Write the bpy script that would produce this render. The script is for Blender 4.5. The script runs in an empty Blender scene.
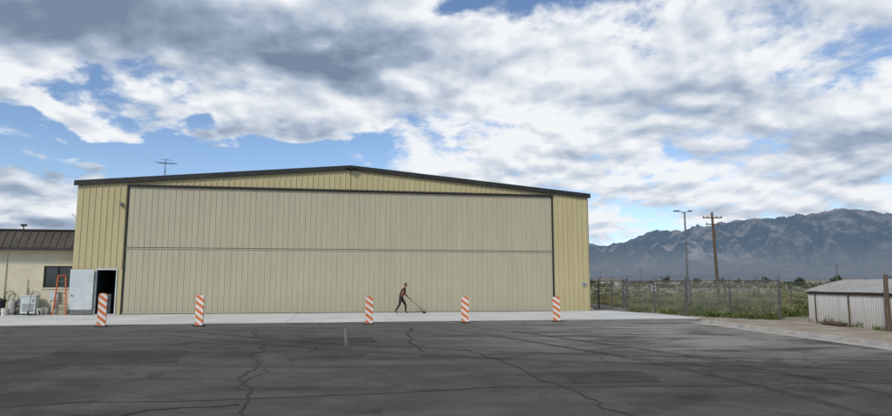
import bpy, math, random
from mathutils import Vector, Matrix, noise
import numpy as np
R=math.radians
random.seed(7); rng=np.random.default_rng(7)
scene=bpy.context.scene
col=scene.collection

# ------------------------------------------------------------------ camera
F=620.0; PITCH=R(6.9); CH=1.7
cam_d=bpy.data.cameras.new("camera"); cam=bpy.data.objects.new("camera",cam_d); col.objects.link(cam)
cam.location=(0,0,CH); cam.rotation_euler=(R(90)+PITCH,0,0)
cam_d.sensor_width=36; cam_d.lens=F/892*36; cam_d.clip_end=60000; cam_d.clip_start=0.1
scene.camera=cam
def px_dir(u,v):
    x=(u-446)/F; z=(208-v)/F
    return Vector((x, math.cos(PITCH)-z*math.sin(PITCH), math.sin(PITCH)+z*math.cos(PITCH)))
def px_azel(u,v):
    d=px_dir(u,v).normalized()
    return math.atan2(d.x,d.y), math.asin(d.z)

# ------------------------------------------------------------------ node helpers
class NT:
    def __init__(s,nt): s.nt=nt; s.n=nt.nodes; s.l=nt.links
    def new(s,t,**k):
        n=s.n.new(t)
        for a,b in k.items(): setattr(n,a,b)
        return n
    def set(s,inp,v):
        if isinstance(v,bpy.types.NodeSocket): s.l.new(v,inp)
        elif v is not None: inp.default_value=v
    def m(s,op,a,b=None,c=None,clamp=False):
        n=s.new('ShaderNodeMath',operation=op,use_clamp=clamp)
        s.set(n.inputs[0],a)
        if b is not None: s.set(n.inputs[1],b)
        if c is not None: s.set(n.inputs[2],c)
        return n.outputs[0]
    def vm(s,op,a,b=None,sc=None):
        n=s.new('ShaderNodeVectorMath',operation=op)
        s.set(n.inputs[0],a)
        if b is not None: s.set(n.inputs[1],b)
        if sc is not None: s.set(n.inputs['Scale'],sc)
        return n.outputs['Value'] if op in('DOT_PRODUCT','LENGTH') else n.outputs[0]
    def comb(s,x,y,z):
        n=s.new('ShaderNodeCombineXYZ'); s.set(n.inputs[0],x); s.set(n.inputs[1],y); s.set(n.inputs[2],z); return n.outputs[0]
    def sep(s,v):
        n=s.new('ShaderNodeSeparateXYZ'); s.set(n.inputs[0],v); return n.outputs
    def noise(s,vec,scale,detail=4,rough=.5,dist=0,dim='3D'):
        n=s.new('ShaderNodeTexNoise',noise_dimensions=dim); s.set(n.inputs['Vector'],vec); s.set(n.inputs['Scale'],scale)
        n.inputs['Detail'].default_value=detail; n.inputs['Roughness'].default_value=rough; n.inputs['Distortion'].default_value=dist
        return n.outputs[0]
    def mr(s,v,a,b,c=0.,d=1.,smooth=False):
        n=s.new('ShaderNodeMapRange'); n.interpolation_type='SMOOTHSTEP' if smooth else 'LINEAR'
        s.set(n.inputs[0],v)
        for i,q in enumerate((a,b,c,d)): s.set(n.inputs[i+1],q)
        return n.outputs[0]
    def mix(s,f,a,b,mode='MIX'):
        n=s.new('ShaderNodeMix',data_type='RGBA',blend_type=mode)
        s.set(n.inputs[0],f)
        for i,q in ((6,a),(7,b)):
            if isinstance(q,(tuple,list)): q=tuple(q)+((1,) if len(q)==3 else ())
            s.set(n.inputs[i],q)
        return n.outputs[2]

def newmat(name):
    m=bpy.data.materials.new(name); m.use_nodes=True; m.node_tree.nodes.clear()
    t=NT(m.node_tree); o=t.new('ShaderNodeOutputMaterial'); b=t.new('ShaderNodeBsdfPrincipled')
    t.l.new(b.outputs[0],o.inputs[0]); return m,t,b,o
def mat(name,c1,c2=None,scale=3,rough=.7,metal=0,bump=0,bscale=30,stretch=(1,1,1),spec=.3,lo=.35,hi=.65,obj=False):
    m,t,b,o=newmat(name)
    if c2 is None: c2=tuple(x*.8 for x in c1)
    if obj: P=t.new('ShaderNodeTexCoord').outputs['Object']
    else: P=t.new('ShaderNodeNewGeometry').outputs['Position']
    Ps=t.vm('MULTIPLY',P,stretch)
    n=t.noise(Ps,scale,4,.6)
    t.set(b.inputs['Base Color'],t.mix(t.mr(n,lo,hi),c1,c2))
    b.inputs['Roughness'].default_value=rough; b.inputs['Metallic'].default_value=metal
    b.inputs['Specular IOR Level'].default_value=spec
    if bump:
        bn=t.new('ShaderNodeBump'); bn.inputs['Strength'].default_value=bump; bn.inputs['Distance'].default_value=.02
        t.set(bn.inputs['Height'],t.noise(P,bscale,3,.6)); t.l.new(bn.outputs[0],b.inputs['Normal'])
    return m

# ------------------------------------------------------------------ mesh helpers
def empty(name,loc=(0,0,0),rz=0,parent=None):
    e=bpy.data.objects.new(name,None); e.location=loc; e.rotation_euler=(0,0,rz); col.objects.link(e)
    e.empty_display_size=.1
    if parent: e.parent=parent
    return e
def mesh(name,v,f,mats,parent=None,smooth=False,mi=None,loc=(0,0,0),rot=(0,0,0)):
    me=bpy.data.meshes.new(name); me.from_pydata([tuple(p) for p in v],[],f); me.update()
    ob=bpy.data.objects.new(name,me); col.objects.link(ob)
    if not isinstance(mats,(list,tuple)): mats=[mats]
    for m in mats: me.materials.append(m)
    if mi is not None: me.polygons.foreach_set('material_index',mi)
    if smooth: me.polygons.foreach_set('use_smooth',[True]*len(me.polygons))
    ob.location=loc; ob.rotation_euler=rot
    if parent: ob.parent=parent
    return ob
BOXF=[(0,3,2,1),(4,5,6,7),(0,1,5,4),(1,2,6,5),(2,3,7,6),(3,0,4,7)]
class MB:
    def __init__(s): s.v=[]; s.f=[]; s.mi=[]
    def add(s,v,f,mi=0):
        o=len(s.v); s.v+= [tuple(p) for p in v]; s.f+=[tuple(i+o for i in q) for q in f]; s.mi+=[mi]*len(f)
    def box(s,x0,x1,y0,y1,z0,z1,mi=0):
        s.add([(x0,y0,z0),(x1,y0,z0),(x1,y1,z0),(x0,y1,z0),(x0,y0,z1),(x1,y0,z1),(x1,y1,z1),(x0,y1,z1)],BOXF,mi)
    def tube(s,pts,rad,n=8,mi=0):
        pts=[Vector(p) for p in pts]
        if not isinstance(rad,(list,tuple)): rad=[rad]*len(pts)
        vs=[];fs=[]
        up=Vector((0,0,1)); prev=None
        for i,p in enumerate(pts):
            d=(pts[min(i+1,len(pts)-1)]-pts[max(i-1,0)]).normalized()
            if prev is None:
                a=d.cross(up)
                if a.length<.05: a=d.cross(Vector((1,0,0)))
            else:
                a=prev-d*prev.dot(d)
            a.normalize(); prev=a; b=d.cross(a)
            for k in range(n):
                t=2*math.pi*k/n; vs.append(p+(a*math.cos(t)+b*math.sin(t))*rad[i])
        for i in range(len(pts)-1):
            for k in range(n):
                k2=(k+1)%n; fs.append((i*n+k,i*n+k2,(i+1)*n+k2,(i+1)*n+k))
        fs.append(tuple(range(n))[::-1]); fs.append(tuple((len(pts)-1)*n+k for k in range(n)))
        s.add(vs,fs,mi)
    def make(s,name,mats,parent=None,smooth=False,**k):
        return mesh(name,s.v,s.f,mats,parent,smooth,s.mi,**k)
def box(name,x0,x1,y0,y1,z0,z1,m,parent=None,bev=0):
    b=MB(); b.box(x0,x1,y0,y1,z0,z1); o=b.make(name,m,parent)
    if bev:
        md=o.modifiers.new('b','BEVEL'); md.width=bev; md.segments=2
    return o
def poly(name,pts,z,m,parent=None,grid=None):
    return mesh(name,[(p[0],p[1],z) for p in pts],[tuple(range(len(pts)))],m,parent)
def corr(name,x0,x1,y,z0,ztop,m,parent,pitch=.4,rib=.05,d=.035,extra=()):
    """ribbed metal sheet facing -y, ribs outward"""
    xs=[]; x=x0
    prof=[]
    while x<x1-1e-4:
        a=[(x,0),(x+pitch-rib*2,0),(x+pitch-rib*1.5,-d),(x+pitch-rib*.5,-d)]
        for p in a:
            if p[0]<x1: prof.append(p)
        x+=pitch
    prof.append((x1,0))
    for e in extra:
        prof.append((e,0))
    prof=sorted(set(prof))
    v=[];f=[]
    zt=ztop if callable(ztop) else (lambda q:ztop)
    zb=z0 if callable(z0) else (lambda q:z0)
    for i,(px,py) in enumerate(prof):
        v+=[(px,y+py,zb(px)),(px,y+py,zt(px))]
        if i: f.append((2*i-2,2*i,2*i+1,2*i-1))
    return mesh(name,v,f,m,parent)

# ------------------------------------------------------------------ world
w=bpy.data.worlds.new("World"); scene.world=w; w.use_nodes=True; w.node_tree.nodes.clear()
t=NT(w.node_tree)
SUN_EL=R(40); SUN_AZ=R(212)   # azimuth clockwise from +Y
out=t.new('ShaderNodeOutputWorld'); bg=t.new('ShaderNodeBackground'); t.l.new(bg.outputs[0],out.inputs[0])
bg.inputs[1].default_value=0.1
sky=t.new('ShaderNodeTexSky',sky_type='NISHITA'); sky.sun_disc=False; sky.sun_elevation=SUN_EL; sky.sun_rotation=SUN_AZ
sky.altitude=1900; sky.air_density=1.0; sky.dust_density=.5; sky.ozone_density=1.2
D=t.vm('NORMALIZE',t.new('ShaderNodeTexCoord').outputs['Generated'])
X,Y,Z=t.sep(D)
Zc=t.m('MAXIMUM',Z,0.0)
az=t.m('ARCTAN2',X,Y); el=t.m('ARCSINE',Z)
den=t.m('ADD',Zc,.26)
P=t.comb(t.m('DIVIDE',X,den),t.m('DIVIDE',Y,den),0.0)
wn=t.new('ShaderNodeTexNoise',noise_dimensions='2D'); wn.inputs['Scale'].default_value=3.2; wn.inputs['Detail'].default_value=4; t.set(wn.inputs['Vector'],P)
warp=t.vm('SUBTRACT',wn.outputs['Color'],(.5,.5,.5))
A0=t.comb(az,el,0.0)
A=t.vm('ADD',A0,t.vm('MULTIPLY',warp,(.22,.13,0)))
def blob(u,v,su,sv):
    a,e=px_azel(u,v)
    d=t.vm('MULTIPLY',t.vm('SUBTRACT',A,(a,e,0)),(F/su,F/sv,0))
    return t.m('EXPONENT',t.m('MULTIPLY',t.vm('DOT_PRODUCT',d,d),-1.0))
def field(base,bl):
    acc=base
    for u,v,su,sv,amp in bl: acc=t.m('MULTIPLY_ADD',blob(u,v,su,sv),amp,acc)
    return acc
cover=field(.08,[(140,14,270,52,.85),(350,42,80,36,.35),
   (120,150,170,46,-.62),(300,148,90,30,-.42),(455,6,60,20,-.5),
   (80,117,95,12,.66),(255,122,85,14,.55),(20,198,75,34,.7),
   (620,90,240,100,.42),(640,126,60,12,-.20),(800,60,70,9,-.15),(680,212,110,12,-.08)])
dark=field(0.,[(120,26,260,48,.74),(310,68,90,22,.30),(760,84,130,18,.40),(810,152,130,18,.38),(20,185,70,24,.32),
   (640,122,80,12,.22),(500,90,110,60,-.26),(340,12,50,15,-.25)])
n1=t.noise(P,1.9,7,.55,.1,'2D')
P2=t.vm('ADD',t.vm('MULTIPLY',P,(.965,.965,1)),(.02,.0,0.))
n1b=t.noise(P2,1.9,4,.55,.1,'2D')
n2=t.noise(P,6.5,6,.6,.25,'2D')
dn=t.m('ADD',t.m('MULTIPLY',t.m('SUBTRACT',n1,.5),1.5),cover)
dn=t.m('ADD',dn,t.m('MULTIPLY',t.m('SUBTRACT',n2,.5),.85))
mask=t.mr(dn,-.08,.24,0.,1.,True)
relief=t.m('MULTIPLY',t.m('SUBTRACT',n1,n1b),3.2)
br=t.m('SUBTRACT',.93,t.m('MULTIPLY',t.mr(dn,.12,.85),.38))
br=t.m('SUBTRACT',br,t.m('MULTIPLY',dark,.62))
br=t.m('ADD',br,relief)
br=t.m('ADD',br,t.m('MULTIPLY',t.m('SUBTRACT',n2,.5),.55))
br=t.m('MINIMUM',t.m('MAXIMUM',br,.0),1.0)
ramp=t.new('ShaderNodeValToRGB'); t.set(ramp.inputs[0],br)
cr=ramp.color_ramp; cr.elements[0].position=.05; cr.elements[0].color=(.19,.255,.36,1)
cr.elements[1].position=1; cr.elements[1].color=(.90,.92,.95,1)
e=cr.elements.new(.42); e.color=(.35,.43,.56,1)
e=cr.elements.new(.72); e.color=(.61,.67,.76,1)
cloud=t.vm('SCALE',ramp.outputs[0],sc=10.0)
hz=t.m('EXPONENT',t.m('MULTIPLY',Zc,-14.0))
skyb=t.vm('MULTIPLY',sky.outputs[0],(1.3,1.38,1.45))
skyc=t.mix(t.m('MULTIPLY',hz,.4),skyb,(5.0,6.3,8.2))
full=t.mix(mask,skyc,cloud)
full=t.mix(t.m('MULTIPLY',hz,.22),full,(5.8,6.7,7.8))
t.set(bg.inputs[0],full)

sd=bpy.data.lights.new("sun",'SUN'); sd.energy=2.3; sd.angle=R(10); sd.color=(1,.93,.80)
sun=bpy.data.objects.new("sun",sd); col.objects.link(sun)
tod=Vector((math.sin(SUN_AZ)*math.cos(SUN_EL),math.cos(SUN_AZ)*math.cos(SUN_EL),math.sin(SUN_EL)))
sun.rotation_euler=tod.to_track_quat('Z','Y').to_euler(); sun.location=(0,-20,40)

# ------------------------------------------------------------------ materials
def streak_metal(name,c,c2,dirt,base_dirt=.35):
    m,t,b,o=newmat(name)
    P=t.new('ShaderNodeNewGeometry').outputs['Position']
    n=t.noise(t.vm('MULTIPLY',P,(1.2,1.2,.12)),2.2,5,.65)
    n2=t.noise(t.vm('MULTIPLY',P,(6,6,.35)),2.0,3,.6)
    cc=t.mix(t.mr(n,.3,.7),c,c2)
    cc=t.mix(t.m('MULTIPLY',t.mr(n2,.52,.8),.4),cc,dirt)
    z=t.sep(P)[2]
    low=t.m('MULTIPLY',t.mr(t.m('ADD',z,t.m('MULTIPLY',n,1.2)),.5,2.0,1.,0.),base_dirt)
    cc=t.mix(low,cc,dirt)
    t.set(b.inputs['Base Color'],cc); b.inputs['Roughness'].default_value=.5; b.inputs['Specular IOR Level'].default_value=.3
    bn=t.new('ShaderNodeBump'); bn.inputs['Strength'].default_value=.3; bn.inputs['Distance'].default_value=.03
    t.set(bn.inputs['Height'],t.noise(t.vm('MULTIPLY',P,(1.5,1.5,.5)),1.5,3)); t.l.new(bn.outputs[0],b.inputs['Normal'])
    return m
M_wall=streak_metal("yellow_metal_siding",(.50,.44,.25),(.44,.385,.215),(.32,.29,.18))
M_door=streak_metal("hangar_door_sheet",(.45,.42,.31),(.395,.37,.27),(.28,.265,.205))
M_annex=mat("cream_stucco",(.60,.56,.42),(.52,.48,.36),1.5,.85,bump=.2)
M_dark=mat("dark_fascia",(.02,.02,.022),(.035,.033,.03),2,.5)
M_brown=mat("dark_brown_roof",(.035,.03,.027),(.055,.048,.042),2,.5)
M_white=mat("white_paint",(.55,.59,.61),(.47,.51,.53),2,.5)
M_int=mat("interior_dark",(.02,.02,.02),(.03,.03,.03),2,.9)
M_glass=mat("window_glass",(.03,.04,.05),(.02,.03,.03),2,.08,spec=.6)
M_gal=mat("galvanised_steel",(.20,.21,.22),(.13,.135,.14),5,.5,metal=.4)
M_post=mat("fence_post_steel",(.12,.125,.13),(.065,.065,.067),5,.6,metal=.2)
M_wire=mat("dull_wire",(.26,.26,.26),(.18,.18,.18),5,.7)
M_wood=mat("weathered_wood",(.14,.10,.07),(.08,.06,.045),4,.9,stretch=(4,4,.4))
M_black=mat("black_rubber",(.02,.02,.02),(.035,.035,.035),6,.8)
M_orange=mat("orange_fibreglass",(.65,.16,.05),(.5,.12,.04),6,.5)
M_sign=mat("sign_face",(.42,.44,.46),(.3,.31,.33),8,.5)
# concrete apron
m,t,b,o=newmat("concrete_apron"); M_conc=m
P=t.new('ShaderNodeNewGeometry').outputs['Position']
n=t.noise(P,.35,6,.6); n2=t.noise(P,9,3,.7)
c=t.mix(t.mr(n,.35,.65),(.46,.465,.46),(.62,.62,.61)); c=t.mix(t.mr(n2,.45,.8),c,(.39,.39,.375))
t.set(b.inputs['Base Color'],c); b.inputs['Roughness'].default_value=.8
# asphalt
def asphalt(name,k=1.0,patch=False):
    m,t,b,o=newmat(name)
    P=t.new('ShaderNodeNewGeometry').outputs['Position']; px,py,pz=t.sep(P)
    nmid=t.noise(P,.9,6,.70); nf=t.noise(P,26,3,.8); nst=t.noise(P,80,1,.9)
    if patch:
        base=t.mix(t.mr(nmid,.4,.65),(.036*k,.035*k,.034*k),(.062*k,.060*k,.057*k))
        base=t.mix(t.m('MULTIPLY',t.mr(nf,.3,.7),.6),base,t.vm('SCALE',base,sc=.4))
        base=t.mix(t.m('MULTIPLY',t.mr(nst,.60,.72),.5),base,(.2,.19,.18)); ck=0.0
    else:
        nbig=t.noise(t.vm('MULTIPLY',P,(.5,1,1)),.16,5,.64,.6)
        nstr=t.noise(t.vm('MULTIPLY',P,(.12,1.5,1)),.8,5,.6,.3)
        base=t.mix(t.mr(nbig,.42,.58),(.040,.038,.036),(.098,.094,.087))
        base=t.mix(t.m('MULTIPLY',t.mr(nmid,.46,.68),.65),base,(.150,.144,.133))
        base=t.mix(t.m('MULTIPLY',t.mr(nstr,.5,.64),.55),base,(.036,.035,.033))
        base=t.mix(t.m('MULTIPLY',t.mr(nf,.3,.7),.75),base,t.vm('SCALE',base,sc=.32))
        base=t.mix(t.m('MULTIPLY',t.mr(nst,.57,.69),.65),base,(.28,.27,.25))
        dr=t.m('MULTIPLY',t.mr(px,-3,8,0,1,True),t.mr(py,10,20,0,1,True))
        dr=t.m('MULTIPLY',dr,t.mr(t.noise(t.vm('MULTIPLY',P,(.6,1.6,1)),.5,5,.65),.37,.58))
        base=t.mix(t.m('MULTIPLY',dr,.85),base,(.30,.28,.25))
        ap=t.m('MULTIPLY',t.mr(t.m('SUBTRACT',py,t.m('MULTIPLY',px,.17)),17,27,0,.5),t.mr(nmid,.3,.7,.3,1.))
        base=t.mix(ap,base,(.17,.165,.155))
        st=t.m('MULTIPLY',t.mr(t.noise(t.vm('ADD',P,(40,7,0)),.75,3,.5),.63,.69),.55)
        base=t.mix(st,base,(.028,.027,.026))
        wv=t.new('ShaderNodeTexNoise'); wv.inputs['Scale'].default_value=.9; wv.inputs['Detail'].default_value=6; wv.inputs['Roughness'].default_value=.65; t.set(wv.inputs['Vector'],P)
        Pw=t.vm('ADD',P,t.vm('SCALE',t.vm('SUBTRACT',wv.outputs['Color'],(.5,.5,.5)),sc=1.3))
        def crackset(sc,seed):
            v=t.new('ShaderNodeTexVoronoi',feature='DISTANCE_TO_EDGE'); v.inputs['Scale'].default_value=sc
            t.set(v.inputs['Vector'],t.vm('MULTIPLY',t.vm('ADD',Pw,(seed,seed,0)),(1,1,0)))
            return v.outputs['Distance']
        d1=crackset(.13,3.); d2=crackset(.55,9.); zone=t.mr(t.noise(P,.22,2),.52,.62)
        zone1=t.mr(t.noise(t.vm('ADD',P,(11,5,0)),.14,2),.42,.56)
        c1=t.m('MULTIPLY',t.mr(d1,.001,.0034,1.,0.),zone1); c2=t.m('MULTIPLY',t.mr(d2,.002,.008,1.,0.),zone)
        ck=t.m('MAXIMUM',c1,c2)
        base=t.mix(t.m('MULTIPLY',ck,.8),base,(.014,.014,.014))
    t.set(b.inputs['Base Color'],base); b.inputs['Roughness'].default_value=.9; b.inputs['Specular IOR Level'].default_value=.2
    bn=t.new('ShaderNodeBump'); bn.inputs['Strength'].default_value=.6; bn.inputs['Distance'].default_value=.014
    t.set(bn.inputs['Height'],t.m('SUBTRACT',nf,ck)); t.l.new(bn.outputs[0],b.inputs['Normal'])
    return m
M_asph=asphalt("aged_asphalt"); M_patch=asphalt("asphalt_repair",1.15,True)
M_tar=mat("crack_sealant",(.014,.014,.014),(.026,.026,.026),5,.6)
M_grav=mat("gravel_dirt",(.22,.18,.14),(.34,.30,.24),.8,.95,bump=.5,bscale=18)
M_kerb=mat("kerb_concrete",(.42,.40,.37),(.30,.29,.27),2,.85,bump=.2)
# plain
m,t,b,o=newmat("scrub_plain"); M_plain=m
P=t.new('ShaderNodeNewGeometry').outputs['Position']
n=t.noise(P,.03,6,.65); n2=t.noise(P,.7,4,.7); n3=t.noise(P,.003,4,.6)
c=t.mix(t.mr(n,.4,.6),(.19,.17,.105),(.115,.13,.065)); c=t.mix(t.mr(n2,.4,.7),c,(.25,.22,.155))
c=t.mix(t.m('MULTIPLY',t.mr(n3,.45,.6),.6),c,(.12,.13,.085))
t.set(b.inputs['Base Color'],c); b.inputs['Roughness'].default_value=.95
def foliage(name,c1,c2,c3):
    m,t,b,o=newmat(name)
    P=t.new('ShaderNodeNewGeometry').outputs['Position']
    n=t.noise(P,.6,2,.6); n2=t.noise(P,6,2,.7)
    c=t.mix(t.mr(n,.38,.62),c1,c2); c=t.mix(t.mr(n2,.5,.75),c,c3)
    t.set(b.inputs['Base Color'],c); b.inputs['Roughness'].default_value=.85; b.inputs['Specular IOR Level'].default_value=.15
    return m
M_sage=foliage("sagebrush_leaves",(.085,.105,.052),(.125,.13,.07),(.18,.165,.105))
M_weed=foliage("green_weeds",(.055,.10,.025),(.105,.13,.04),(.21,.18,.08))
M_dryg=foliage("dry_grass",(.23,.21,.11),(.15,.16,.07),(.11,.13,.05))
M_tree=foliage("tree_foliage",(.03,.05,.022),(.05,.07,.03),(.07,.08,.045))

# ------------------------------------------------------------------ ground
poly("ground",[(-14000,-14000),(14000,-14000),(14000,14000),(-14000,14000)],-.03,M_plain)
HA=R(10); HO=Vector((-17.36,33.65,0)); ux=Vector((math.cos(HA),math.sin(HA),0)); uy=Vector((-math.sin(HA),math.cos(HA),0))
def H(s,d,z=0): return HO+ux*s+uy*d+Vector((0,0,z))
def kx(y): return 12.8-.063*y       # kerb line
asph=[(-70,-40),(kx(-40),-40),(kx(27.2),27.2),(11.9,29.3),(10.6,47),(-70,33)]
poly("asphalt_pavement",asph,0,M_asph)
poly("gravel_shoulder",[(kx(-40)+.2,-40),(26,-40),(24,10),(17.2,22),(17,29),(13.6,34),(12.2,40),(12.5,60),(5,75),(10.6,47),(12.2,29.5),(kx(27.2)+.2,27.2)],-.006,M_grav)
def gp(u,v):
    d=px_dir(u,v); k=-CH/d.z; return (d.x*k,d.y*k)
# asphalt repair patches with slightly irregular saw-cut edges
def patch(pts,z):
    L=[]
    for i in range(len(pts)):
        a=Vector(pts[i]+(0,)); c=Vector(pts[(i+1)%len(pts)]+(0,)); n=max(2,int((c-a).length/.25))
        for k in range(n):
            p=a.lerp(c,k/n); L.append((p.x+.05*noise.noise(p*1.7),p.y+.05*noise.noise(p*1.7+Vector((9,0,0)))))
    return L
for i,p in enumerate([[gp(60,352),gp(190,350),gp(176,363),gp(30,366)],[gp(560,372),gp(640,371),gp(662,382),gp(572,384)],[gp(300,338),gp(372,337.5),gp(376,343),gp(298,344)]]):
    poly("asphalt_repair_patch",patch(p,0),.0025,M_patch)
apr=empty("concrete_apron")
xs=[-14,-9,-4.5,0,4.6,9.2,13.8,18.4,23,27.3]
b=MB()
for i in range(len(xs)-1):
    a,c=xs[i]+.012,xs[i+1]-.012
    for (q0,q1) in ((-8.4,-4.2),(-4.2,.4)):
        p=[H(a,q0+.012),H(c,q0+.012),H(c,q1-.012),H(a,q1-.012)]
        if i==len(xs)-2: p[1]=H(c+1.4,q0+.012); p[2]=H(c+(1.4 if q0<-5 else .3),q1-.012)
        b.add([(v.x,v.y,-.02) for v in p]+[(v.x,v.y,.02) for v in p],BOXF)
b.make("slabs",M_conc,apr)
k=MB()
ys=list(np.arange(-30,27.4,3.0))+[27.4]
for i in range(len(ys)-1):
    y0,y1=ys[i]+.01,ys[i+1]-.01
    x0,x1=kx(y0),kx(y1)
    k.add([(x0,y0,-.02),(x0+.16,y0,-.02),(x1+.16,y1,-.02),(x1,y1,-.02),(x0+.02,y0,.12),(x0+.16,y0,.12),(x1+.16,y1,.12),(x1+.02,y1,.12)],BOXF)
    k.add([(x0-.45,y0,-.02),(x0-.004,y0,-.02),(x1-.004,y1,-.02),(x1-.45,y1,-.02),(x0-.45,y0,.008),(x0-.004,y0,.008),(x1-.004,y1,.008),(x1-.45,y1,.008)],BOXF)
k.make("kerb",M_kerb)
def strip(pts,w,z,jit=0,seed=0,gap=0):
    v=[];f=[]
    P=[Vector((p[0],p[1],0)) for p in pts]; L=[]
    for i in range(len(P)-1):
        n=max(2,int((P[i+1]-P[i]).length/.18))
        for k in range(n): L.append(P[i].lerp(P[i+1],k/n))
    L.append(P[-1])
    for i,p in enumerate(L):
        d=(L[min(i+1,len(L)-1)]-L[max(i-1,0)]).normalized(); nn=Vector((-d.y,d.x,0))
        q=p+nn*jit*(noise.noise(Vector((p.x*.7+seed,p.y*.7,seed)))+.5*noise.noise(Vector((p.x*3+seed,p.y*3,seed))))
        ww=w*(.6+.8*abs(noise.noise(Vector((p.x*2,p.y*2,seed+5)))))
        v+=[(q.x-nn.x*ww/2,q.y-nn.y*ww/2,z),(q.x+nn.x*ww/2,q.y+nn.y*ww/2,z)]
        if i: f.append((2*i-2,2*i-1,2*i+1,2*i))
    return v,f
s=MB()
lines=[([gp(-60,408),gp(240,400),gp(500,388),gp(720,386),gp(960,382)],.04,.15),
       ([gp(235,420),gp(256,404),gp(250,372),gp(262,345),gp(256,329)],.05,.3),
       ([gp(470,350),gp(520,368),gp(556,388),gp(640,420)],.055,.3),
       ([gp(-40,372),gp(60,352),gp(110,352),gp(240,347)],.05,.3),
       ([gp(412,328),gp(408,342),gp(415,352)],.07,.25),
       ([gp(240,406),gp(150,412),gp(60,430)],.05,.2),
       ([gp(120,340),gp(300,338),gp(520,336),gp(700,338)],.05,.15)]
for i,(p,wd,j) in enumerate(lines):
    v,f=strip(p,wd,.0055+.0006*i,j,i*3.1); s.add(v,f)
s.make("pavement_cracks",M_tar)
m,tt,bb,o=newmat("worn_white_paint")
Pp=tt.new('ShaderNodeNewGeometry').outputs['Position']
tt.set(bb.inputs['Base Color'],(.50,.50,.48,1)); bb.inputs['Roughness'].default_value=.8
tt.set(bb.inputs['Alpha'],tt.mr(tt.noise(Pp,5,4,.8),.38,.72,.0,.6))
v,f=strip([gp(346,346),gp(345,329)],.09,.022,.0,2); mesh("painted_line",v,f,m)
m,tt,bb,o=newmat("tyre_rubber_film"); M_tyre=m
Pp=tt.new('ShaderNodeNewGeometry').outputs['Position']
tt.set(bb.inputs['Base Color'],(.020,.020,.020,1)); bb.inputs['Roughness'].default_value=.8
tt.set(bb.inputs['Alpha'],tt.mr(tt.noise(Pp,2.5,4,.8),.34,.74,.03,.62))
s=MB()
for i,(p) in enumerate([[(-.5,24),(2.2,19),(4.2,14.5),(5.4,10),(5.6,5)],[(1.0,24.3),(3.7,19.4),(5.7,14.8),(6.9,10),(7.1,5)],
      [(-9,22),(-3,17.5),(3,15),(11,13.6)],[(-9,20.5),(-3,16),(3,13.5),(11,12.1)],[(-16,16),(-10,11),(-7,6)],[(-14.6,16.6),(-8.6,11.5),(-5.5,6)],
      [(1,22),(3.6,15.5),(6.2,11.5),(10.5,9)],[(2.4,22.4),(4.9,16.3),(7.2,12.6),(11,10.4)]]):
    q=[Vector((a,b_,0)) for a,b_ in p]
    for _ in range(3):
        r=[q[0]]
        for a,b_ in zip(q[:-1],q[1:]): r+= [a.lerp(b_,.25),a.lerp(b_,.75)]
        r.append(q[-1]); q=r
    v,f=strip([(a.x,a.y) for a in q],.24,.011+.0012*i,.03,i); s.add(v,f)
s.make("tyre_marks",M_tyre)

# ------------------------------------------------------------------ mountains
ctrl=[(-2500,262),(-900,255),(-200,262),(100,262),(400,262),(540,252),(575,246),(590,244),(600,248),(608,250),(622,242),(640,236),(655,233),(672,232),(690,229),(705,227),(722,222),(738,220),(752,220),(768,218),(790,218),(806,216),(822,213),(838,211),(855,210),(872,212),(892,213),(960,222),(1050,218),(1300,225),(1800,215),(3500,240)]
cu=[c[0] for c in ctrl]; cv=[c[1] for c in ctrl]
NR=170
azs=np.concatenate([np.linspace(R(-78),R(8),140,endpoint=False),np.linspace(R(8),R(42),620,endpoint=False),np.linspace(R(42),R(80),150)])
NA=len(azs); tr=np.linspace(0,1.12,NR); R0=4200.; RP=9000.
verts=np.zeros((NA,NR,3))
for i,a in enumerate(azs):
    u=446+F*math.tan(a)
    vv=np.interp(u,cu,cv)
    d=px_dir(u,vv); te=d.z/math.hypot(d.x,d.y)
    Hm=te*RP*(1+.03*noise.noise(Vector((a*90,3,0)))+.015*noise.noise(Vector((a*260,9,0))))
    for j,tj in enumerate(tr):
        r=R0+(RP-R0)*tj
        x=r*math.sin(a); y=r*math.cos(a)
        if tj<.5: pf=.22*(tj/.5)**1.6
        elif tj<=1: 
            q=(tj-.5)/.5; pf=.22+.78*(q**.95)
        else: pf=1-(tj-1)*2.2
        s_=max(0,min(1,(tj-.40)/.2)); s_=s_*s_*(3-2*s_)
        top=1-max(0,min(1,(tj-.75)/.25))*.84
        wx=noise.noise(Vector((x/1800,y/1800,0)))*500+noise.noise(Vector((x/500,y/500,4)))*110
        ac=a*RP+wx+(r-R0)*.35; dnn=r
        rd=0;amp=1
        for o_,(la_,ld_) in enumerate(((1000,2800),(480,1300),(230,620),(120,280),(65,130))):
            rd+=amp*(1-2.2*abs(noise.noise(Vector((ac/la_,dnn/ld_,o_*3.3+.5))))); amp*=.52
        h=Hm*pf+s_*top*(rd-.98)*250
        h+=(1-s_)*noise.noise(Vector((x/900,y/900,2)))*8*min(1,tj*5)
        if tj==0: h=-12
        verts[i,j]=(x,y,max(h,-12))
fs=[]
for i in range(NA-1):
    for j in range(NR-1):
        a=i*NR+j; fs.append((a,a+NR,a+NR+1,a+1))
m,t,b,o=newmat("mountain_rock_and_haze"); M_mtn=m
g=t.new('ShaderNodeNewGeometry'); P=g.outputs['Position']; z=t.sep(P)[2]
n=t.noise(t.vm('MULTIPLY',P,(1,1,1.4)),.0022,8,.64,.4); n2=t.noise(P,.014,5,.7); n3=t.noise(P,.0006,3,.5)
low=t.mr(t.m('ADD',z,t.m('MULTIPLY',t.m('SUBTRACT',n,.5),450)),130,380)
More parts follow.
